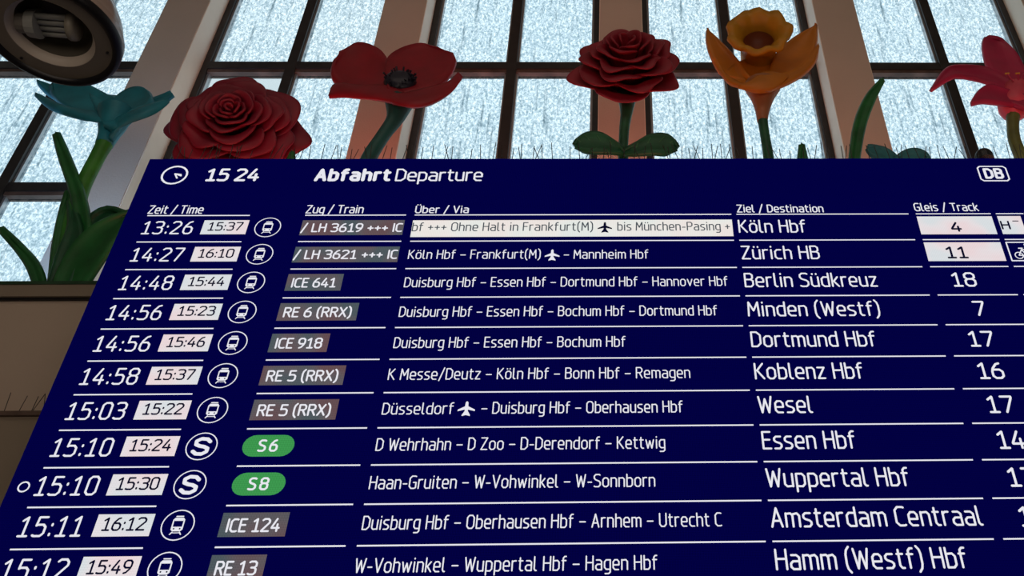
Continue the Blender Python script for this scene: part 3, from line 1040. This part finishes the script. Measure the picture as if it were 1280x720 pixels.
# --- open rose, second from left
rf = flower('rose_flower', 318, 'wide open dark red rose sculpture leaning over the left corner of the board')
c = pt(292, 152)
stem([(318, ground(318), -.3), (314, 260, -.3), (306, 210, -.35), (300, 172, -.45)], [.08, .08, .08, .1]).build('stem', M['leafd'], rf, smooth=True)
rose(rf, c, frame_for(c, math.radians(43), math.radians(-12)), .78, M['rose'], LAY, 3, .04)
blade([(330, ground(330), .1), (345, 250, .1), (358, 215, .1), (366, 190, .1)], [10, 16, 12, 2], cup=.03).build('leaf', M['leaf'], rf, smooth=True, solid=.03)

# --- poppy
pf = flower('poppy_flower', 425, 'red poppy sculpture with black heart on a curved dark stem')
stem([(425, ground(425), 0), (440, 250, 0), (460, 200, 0), (480, 168, 0), (494, 148, 0), (499, 128, 0)], [.08, .08, .085, .08, .10, .17]).build('stem', M['stemteal'], pf, smooth=True)
loft([(482, 114, .2), (450, 112, -.1), (424, 108, -.15), (414, 92, -.15), (419, 74, -.2)], [(486, 100, .0), (486, 78, -.2), (474, 62, -.35), (448, 54, -.4), (424, 66, -.3)], .12).build('petal', M['poppy'], pf, smooth=True, solid=.03)
loft([(484, 112, .2), (482, 78, -.2), (500, 62, -.35), (526, 55, -.4), (548, 59, -.35)], [(496, 120, .2), (540, 110, .05), (560, 98, -.05), (570, 78, -.2), (567, 68, -.3)], .14).build('petal', M['poppy'], pf, smooth=True, solid=.03)
loft([(412, 121, .0), (420, 106, .0), (450, 108, .05), (480, 108, .1), (510, 118, .15)], [(413, 121, .0), (440, 123, .15), (470, 125, .25), (500, 130, .3), (520, 134, .3)], -.08).build('petal', M['poppy'], pf, smooth=True, solid=.03)
loft([(478, 112, .15), (500, 118, .2), (530, 112, .15), (560, 104, .05), (573, 92, .0)], [(490, 129, .3), (515, 134, .35), (540, 130, .3), (564, 116, .15), (578, 98, .0)], -.08).build('petal', M['poppy'], pf, smooth=True, solid=.03)
c = pt(500, 100, .1)
hb_ = MB()
fr = frame_for(c, math.radians(55))
hb_.lathe([(0.001, .05), (.10, .05), (.17, .02), (.19, -.03), (.12, -.08), (.001, -.09)], c, fr, 20)
hb_.build('flower_heart', M['poppy_heart'], pf, smooth=True)
mb = MB()
rnd = random.Random(5)
for i in range(46):
    a = rnd.uniform(0, 6.28)
    q = rnd.uniform(.1, .2)
    b0 = c + (fr[0] * math.cos(a) + fr[1] * math.sin(a)) * q * .7
    b1 = c + (fr[0] * math.cos(a) + fr[1] * math.sin(a)) * q * .98 + fr[2] * rnd.uniform(.035, .07)
    mb.tube([b0, b1], [.009, .013], 5)
mb.build('stamens', M['poppy_heart'], pf, kind='stuff')

# --- second rose
sf = flower('rose_flower', 779, 'dark red rose sculpture with green stem and two leaves above the centre of the board')
c = pt(784, 85)
stem([(779, ground(779), -.1), (779, 250, -.12), (779, 200, -.16), (780, 165, -.2), (783, 140, -.25), (784, 116, -.3)], [.06, .06, .06, .06, .075, .13]).build('stem', M['leafd'], sf, smooth=True)
LAY2 = [
    (5, .05, -.62, .88, -.06, .12, .03, .84),
    (5, .08, -.50, .84, .10, .14, .05, .80),
    (5, .10, -.42, .74, .26, .13, .06, .80),
    (5, .10, -.36, .61, .38, .11, .05, .80),
    (4, .10, -.28, .49, .47, .08, .03, .9),
    (3, .08, -.2, .37, .55, .06, .02, 1.1),
    (3, .06, -.15, .26, .60, .03, .0, 1.1),
    (2, .04, -.1, .14, .62, .0, .0, 1.4),
]
rose(sf, c, frame_for(c, math.radians(60)), .68, M['rose2'], LAY2, 12, .10)


def veined_leaf(root, spine, widths, m, Y=YF, cup=.05, vein=True):
    o = blade(spine, widths, cup=cup, Y=Y).build('leaf', m, root, smooth=True, solid=.03)
    if vein:
        sp = catmull([Vector(s) for s in spine], 12)
        MB().tube([pt(p.x, p.y, p.z + .02 - cup, Y) for p in sp], .008, 5).build('vein', M['vein'], o)
        for k in (3, 5, 7, 9):
            for d in (-1, 1):
                p = sp[k]
                t = (sp[k + 1] - sp[k]).normalized()
                s = Vector((-t.y, t.x, 0)) * d
                w = catmull([Vector((q, 0, 0)) for q in widths], 12)[k].x
                e = p + s * w * .36 + t * w * .3
                MB().tube([pt(p.x, p.y, p.z + .02 - cup, Y), pt(e.x, e.y, e.z + .03 - cup * .4, Y)], .005, 4).build('vein', M['vein'], o)


veined_leaf(sf, [(780, 191, .03), (765, 183, .1), (746, 178, .12), (728, 179, .1), (718, 182, .08)], [5, 18, 27, 22, 3], M['leafd'])
veined_leaf(sf, [(779, 191, .03), (795, 186, .1), (815, 180, .12), (835, 181, .1), (847, 185, .08)], [5, 16, 25, 25, 3], M['leafd'])

# --- daffodil
df = flower('daffodil_flower', 965, 'orange and yellow daffodil sculpture with open trumpet beside the right window pier')
stem([(968, ground(968), 0), (966, 250, 0), (961, 200, 0), (956, 168, 0), (953, 148, 0)], [.065, .065, .06, .055, .06]).build('stem', M['leafd'], df, smooth=True)
stem([(953, 152, 0), (953, 138, 0), (953, 122, .02), (953, 108, .04)], [.06, .085, .14, .22], n=14).build('calyx', M['calyx'], df, smooth=True)
loft([(936, 100, 0), (905, 95, .0), (890, 72, .05), (884, 52, .05), (884, 37, .0)], [(950, 108, .1), (935, 92, .05), (924, 76, -.05), (905, 56, -.05), (884, 36, .0)], .12).build('petal', M['orange'], df, smooth=True, solid=.035)
loft([(955, 108, .05), (968, 70, -.1), (985, 52, -.1), (1003, 40, -.1), (1020, 31, -.05)], [(985, 100, .1), (1000, 88, .05), (1014, 72, .0), (1020, 52, -.02), (1020, 30, -.05)], .12).build('petal', M['orange'], df, smooth=True, solid=.035)
loft([(935, 110, .25), (960, 98, .2), (990, 88, .1), (1010, 72, .05), (1022, 56, .0)], [(965, 112, .3), (985, 104, .25), (1005, 92, .15), (1019, 76, .1), (1024, 60, .0)], .05).build('petal', M['orange'], df, smooth=True, solid=.035)
loft([(893, 74, .1), (902, 88, .15), (915, 99, .2), (930, 106, .25), (948, 110, .3)], [(893, 74, .1), (910, 102, .2), (925, 108, .27), (945, 114, .32), (965, 113, .3)], .03).build('petal', M['orange'], df, smooth=True, solid=.035)
loft([(924, 108, .25), (938, 103, .3), (950, 94, .3), (962, 91, .3), (984, 96, .25)], [(924, 109, .25), (938, 113, .3), (952, 114, .32), (968, 112, .3), (985, 97, .25)], -.04).build('petal', M['orange'], df, smooth=True, solid=.035)
loft([(905, 92, -.05), (920, 80, -.1), (940, 74, -.2), (968, 74, -.2), (985, 84, -.1)], [(930, 110, .05), (940, 112, .05), (950, 113, .05), (962, 112, .05), (975, 108, .05)], .1).build('petal', M['orange'], df, smooth=True, solid=.035)
c = pt(948, 56, .12)
fr = frame_for(c, math.radians(48))
X, Yv, A = fr
vs = []
prof = [(.16, -.42), (.19, -.25), (.20, -.05), (.22, .10), (.30, .19), (.39, .22)]
N = 40
for i, (r, h) in enumerate(prof):
    for k in range(N):
        a = 2 * math.pi * k / N
        f = (i / 5) ** 2
        rr = r * (1 + .05 * f * math.sin(a * 7 + 1) + .02 * f * math.sin(a * 13))
        vs.append(c + (X * math.cos(a) * 1.0 + Yv * math.sin(a)) * rr + A * (h + .025 * f * math.sin(a * 9)))
fs = [(i * N + k, i * N + (k + 1) % N, (i + 1) * N + (k + 1) % N, (i + 1) * N + k) for i in range(5) for k in range(N)]
fs.append(tuple(range(N)))
MB().add(vs, fs).build('trumpet', M['yellow'], df, smooth=True, solid=.03)
blade([(1005, ground(1005), .1), (1006, 240, .1), (1004, 205, .1), (1002, 180, .1)], [12, 18, 14, 3], cup=.03).build('leaf', M['leaf'], df, smooth=True, solid=.03)

MB().lathe([(.001, -.1), (.10, -.08), (.165, .0), (.185, .05)], c, fr, 24).build('throat', M['throat'], df, smooth=True)

# --- lily at the right edge
lf = flower('lily_flower', 1285, 'bright pink lily sculpture with pointed curled petals at the right edge')
stem([(1283, ground(1283), 0), (1282, 240, 0), (1277, 200, 0), (1268, 175, 0), (1266, 155, 0), (1267, 138, 0)], [.08, .08, .075, .07, .07, .09]).build('stem', M['olive'], lf, smooth=True)
loft([(1250, 100, -.06), (1275, 92, -.1), (1300, 100, -.06)], [(1256, 128, -.04), (1276, 134, -.02), (1298, 128, -.04)], -.03).build('petal', M['pink'], lf, smooth=True, solid=.03)
stem([(1267, 146, 0), (1267, 140, .0), (1268, 132, .0), (1272, 112, .0)], [.08, .15, .19, .17], n=14).build('flower_tube', M['pinkstem'], lf, smooth=True)
loft([(1262, 110, .05), (1236, 86, -.02), (1229, 64, -.1), (1229, 50, -.15), (1234, 46, -.15)], [(1290, 104, 0), (1282, 88, -.05), (1272, 68, -.12), (1256, 51, -.15), (1238, 46, -.15)], .12).build('petal', M['pink'], lf, smooth=True, solid=.035)
loft([(1270, 105, .05), (1235, 84, .1), (1200, 81, .15), (1182, 86, .18), (1163, 112, .15)], [(1262, 122, .1), (1240, 106, .12), (1212, 98, .16), (1190, 97, .2), (1164, 113, .15)], .1).build('petal', M['pink'], lf, smooth=True, solid=.035)
loft([(1280, 118, .15), (1258, 112, .22), (1240, 106, .28), (1226, 110, .3), (1214, 126, .3)], [(1278, 134, .15), (1256, 131, .25), (1240, 129, .3), (1226, 128, .32), (1214, 131, .3)], .06).build('petal', M['pink'], lf, smooth=True, solid=.035)
loft([(1270, 105, .05), (1300, 60, -.1), (1325, 52, -.15), (1350, 58, -.1)], [(1280, 118, .1), (1312, 95, .0), (1335, 80, -.05), (1352, 60, -.1)], .1).build('petal', M['pink'], lf, smooth=True, solid=.035)
loft([(1275, 108, .05), (1310, 100, .1), (1340, 96, .12), (1366, 118, .15)], [(1275, 128, .1), (1308, 124, .12), (1338, 116, .15), (1365, 122, .15)], .08).build('petal', M['pink'], lf, smooth=True, solid=.035)
loft([(1270, 116, .25), (1290, 120, .3), (1312, 122, .34), (1330, 130, .36)], [(1262, 130, .2), (1285, 138, .28), (1310, 140, .34), (1330, 134, .36)], .05).build('petal', M['pink'], lf, smooth=True, solid=.035)
for k, (ax, ay) in enumerate(((1259, 92), (1272, 92), (1285, 96))):
    a = pt(1272, 112, .12)
    b = pt(ax, ay, .34)
    o = MB().tube([a, a.lerp(b, .5) + Vector((0, -.02, -.02)), b], .008, 5).build('filament', M['pink'], lf)
    MB().tube([b + Vector((-.025, 0, 0)), b + Vector((.025, 0, .006))], [.012, .012], 6).build('anther', M['stamen'], o)

# --- lone blade leaf and teal leaf pair, dome
bl = flower('blade_leaf', 1070, 'single tall curved green leaf standing in front of the right window pier')
blade([(1066, ground(1066), .0), (1064, 250, .0), (1068, 200, .0), (1075, 155, .0), (1088, 122, .0), (1104, 99, .0)], [12, 14, 12, 14, 12, 2], cup=.04, n=20).build('leaf', M['leaf'], bl, smooth=True, solid=.03)
MB().tube([at(1066, ground(1066) + .5, YF), at(1066, ground(1066) - 6, YF)], .04, 8).build('foot', M['leafd'], bl)
tl = flower('leaf_pair', 1121, 'pair of rounded dark teal leaves peeping over the board between daffodil and lily')
stem([(1121, ground(1121), 0), (1121, 240, 0), (1121, 198, 0)], [.05, .05, .05]).build('stem', M['tealdark'], tl, smooth=True)
veined_leaf(tl, [(1123, 204, .02), (1112, 196, .06), (1100, 191, .08), (1090, 187, .08), (1084, 184, .06)], [6, 16, 18, 13, 3], M['tealdark'], vein=False)
veined_leaf(tl, [(1119, 204, .02), (1130, 197, .06), (1142, 193, .08), (1153, 195, .08), (1160, 201, .06)], [6, 15, 17, 14, 3], M['tealdark'], vein=False)
# dark dome between leaves and lily, on a post
p = at(1230, 196, .5)
p2 = Vector((p.x, .5, p.z))
dm = empty('dome_camera', (p.x, .24, 7.2), 'small black dome behind the top edge of the board left of the lily', 'dome')
r = .088
prof = [(r * math.cos(a), r * math.sin(a)) for a in [i * math.pi / 2 / 8 for i in range(8)]] + [(.001, r)]
mb = MB().lathe(prof, p2, n=20)
mb.build('dome', M['black'], dm, smooth=True)
mb = MB().lathe([(.001, -.06), (r * 1.02, -.06), (r * 1.02, .0)], p2, n=20)
mb.build('dome_base', M['black'], dm)
MB().tube([(p2.x, .5, p2.z - .05), (p2.x, .5, 7.1), (p2.x, .98, 7.05)], .03, 8).build('bracket_arm', M['black'], dm)

# ------------------------------------------------------------------ pendant lamp
LC = Vector((-3.157, -2.692, 6.0))
LR = .350
lamp = empty('pendant_lamp', (LC.x, LC.y, LC.z), 'round hanging lamp with dark rim and fluorescent tubes inside, upper left corner', 'lamp')
MB().lathe([(LR - .012, .0), (LR + .004, .0), (LR + .012, .02), (LR + .01, .07), (LR - .01, .075)], LC, n=64).build('shell_lip', M['lampshell'], lamp, smooth=True)
MB().lathe([(LR - .005, .05), (LR + .0, .08), (LR - .03, .18), (LR - .10, .31), (LR - .19, .44), (.10, .50), (.001, .52)], LC, n=64).build('shell', M['lampshell'], lamp, smooth=True)
MB().lathe([(LR - .036, .012), (LR - .030, -.014), (LR - .008, -.020), (LR + .008, -.014), (LR + .014, .012), (LR + .013, .03)], LC, n=64).build('rim_gasket', M['rubber'], lamp, smooth=True)
MB().lathe([(.228, .004), (LR - .02, .004)], LC, n=64).build('cover_ring', M['lampplate'], lamp)
MB().lathe([(.230, .003), (.226, .012), (.219, .03), (.210, .045), (.198, .055)], LC, n=64).build('reflector', M['reflector'], lamp, smooth=True)
MB().lathe([(.199, .054), (.185, .15), (.14, .19), (.001, .20)], LC, n=64).build('reflector_top', M['lampdark'], lamp, smooth=True)
for k in range(3):
    a = k * 2.09 + .45
    q = LC + Vector((math.cos(a) * .29, math.sin(a) * .29, 0))
    MB().lathe([(.001, -.004), (.008, -.004), (.008, .004)], q, n=8).build('screw', M['black'], lamp)
ax = Vector((.99, .10, 0)).normalized()
pe = Vector((-ax.y, ax.x, 0))
for k in range(4):
    o_ = LC + pe * (-.062 + k * .04) + Vector((.0, 0, .075))
    MB().tube([o_ - ax * .085, o_ + ax * .095], .0175, 10).build('fluorescent_tube', M['tube'], lamp, smooth=True)
o_ = LC + pe * -.003 + Vector((.0, 0, .08))
MB().tube([o_ - ax * .135, o_ - ax * .08], [.078, .085], 16).build('tube_base', M['tube'], lamp)
MB().tube([o_ - ax * .19, o_ - ax * .135], [.06, .06], 16).build('lamp_socket', M['socket'], lamp)
MB().tube([o_ + ax * .085, o_ + ax * .115, o_ + ax * .125], [.082, .08, .06], 16).build('tube_cap', M['tubecap'], lamp, smooth=True)
MB().tube([LC + Vector((0, 0, .5)), LC + Vector((0, 0, Z_CEIL - LC.z))], .02, 8).build('hanging_rod', M['black'], lamp)
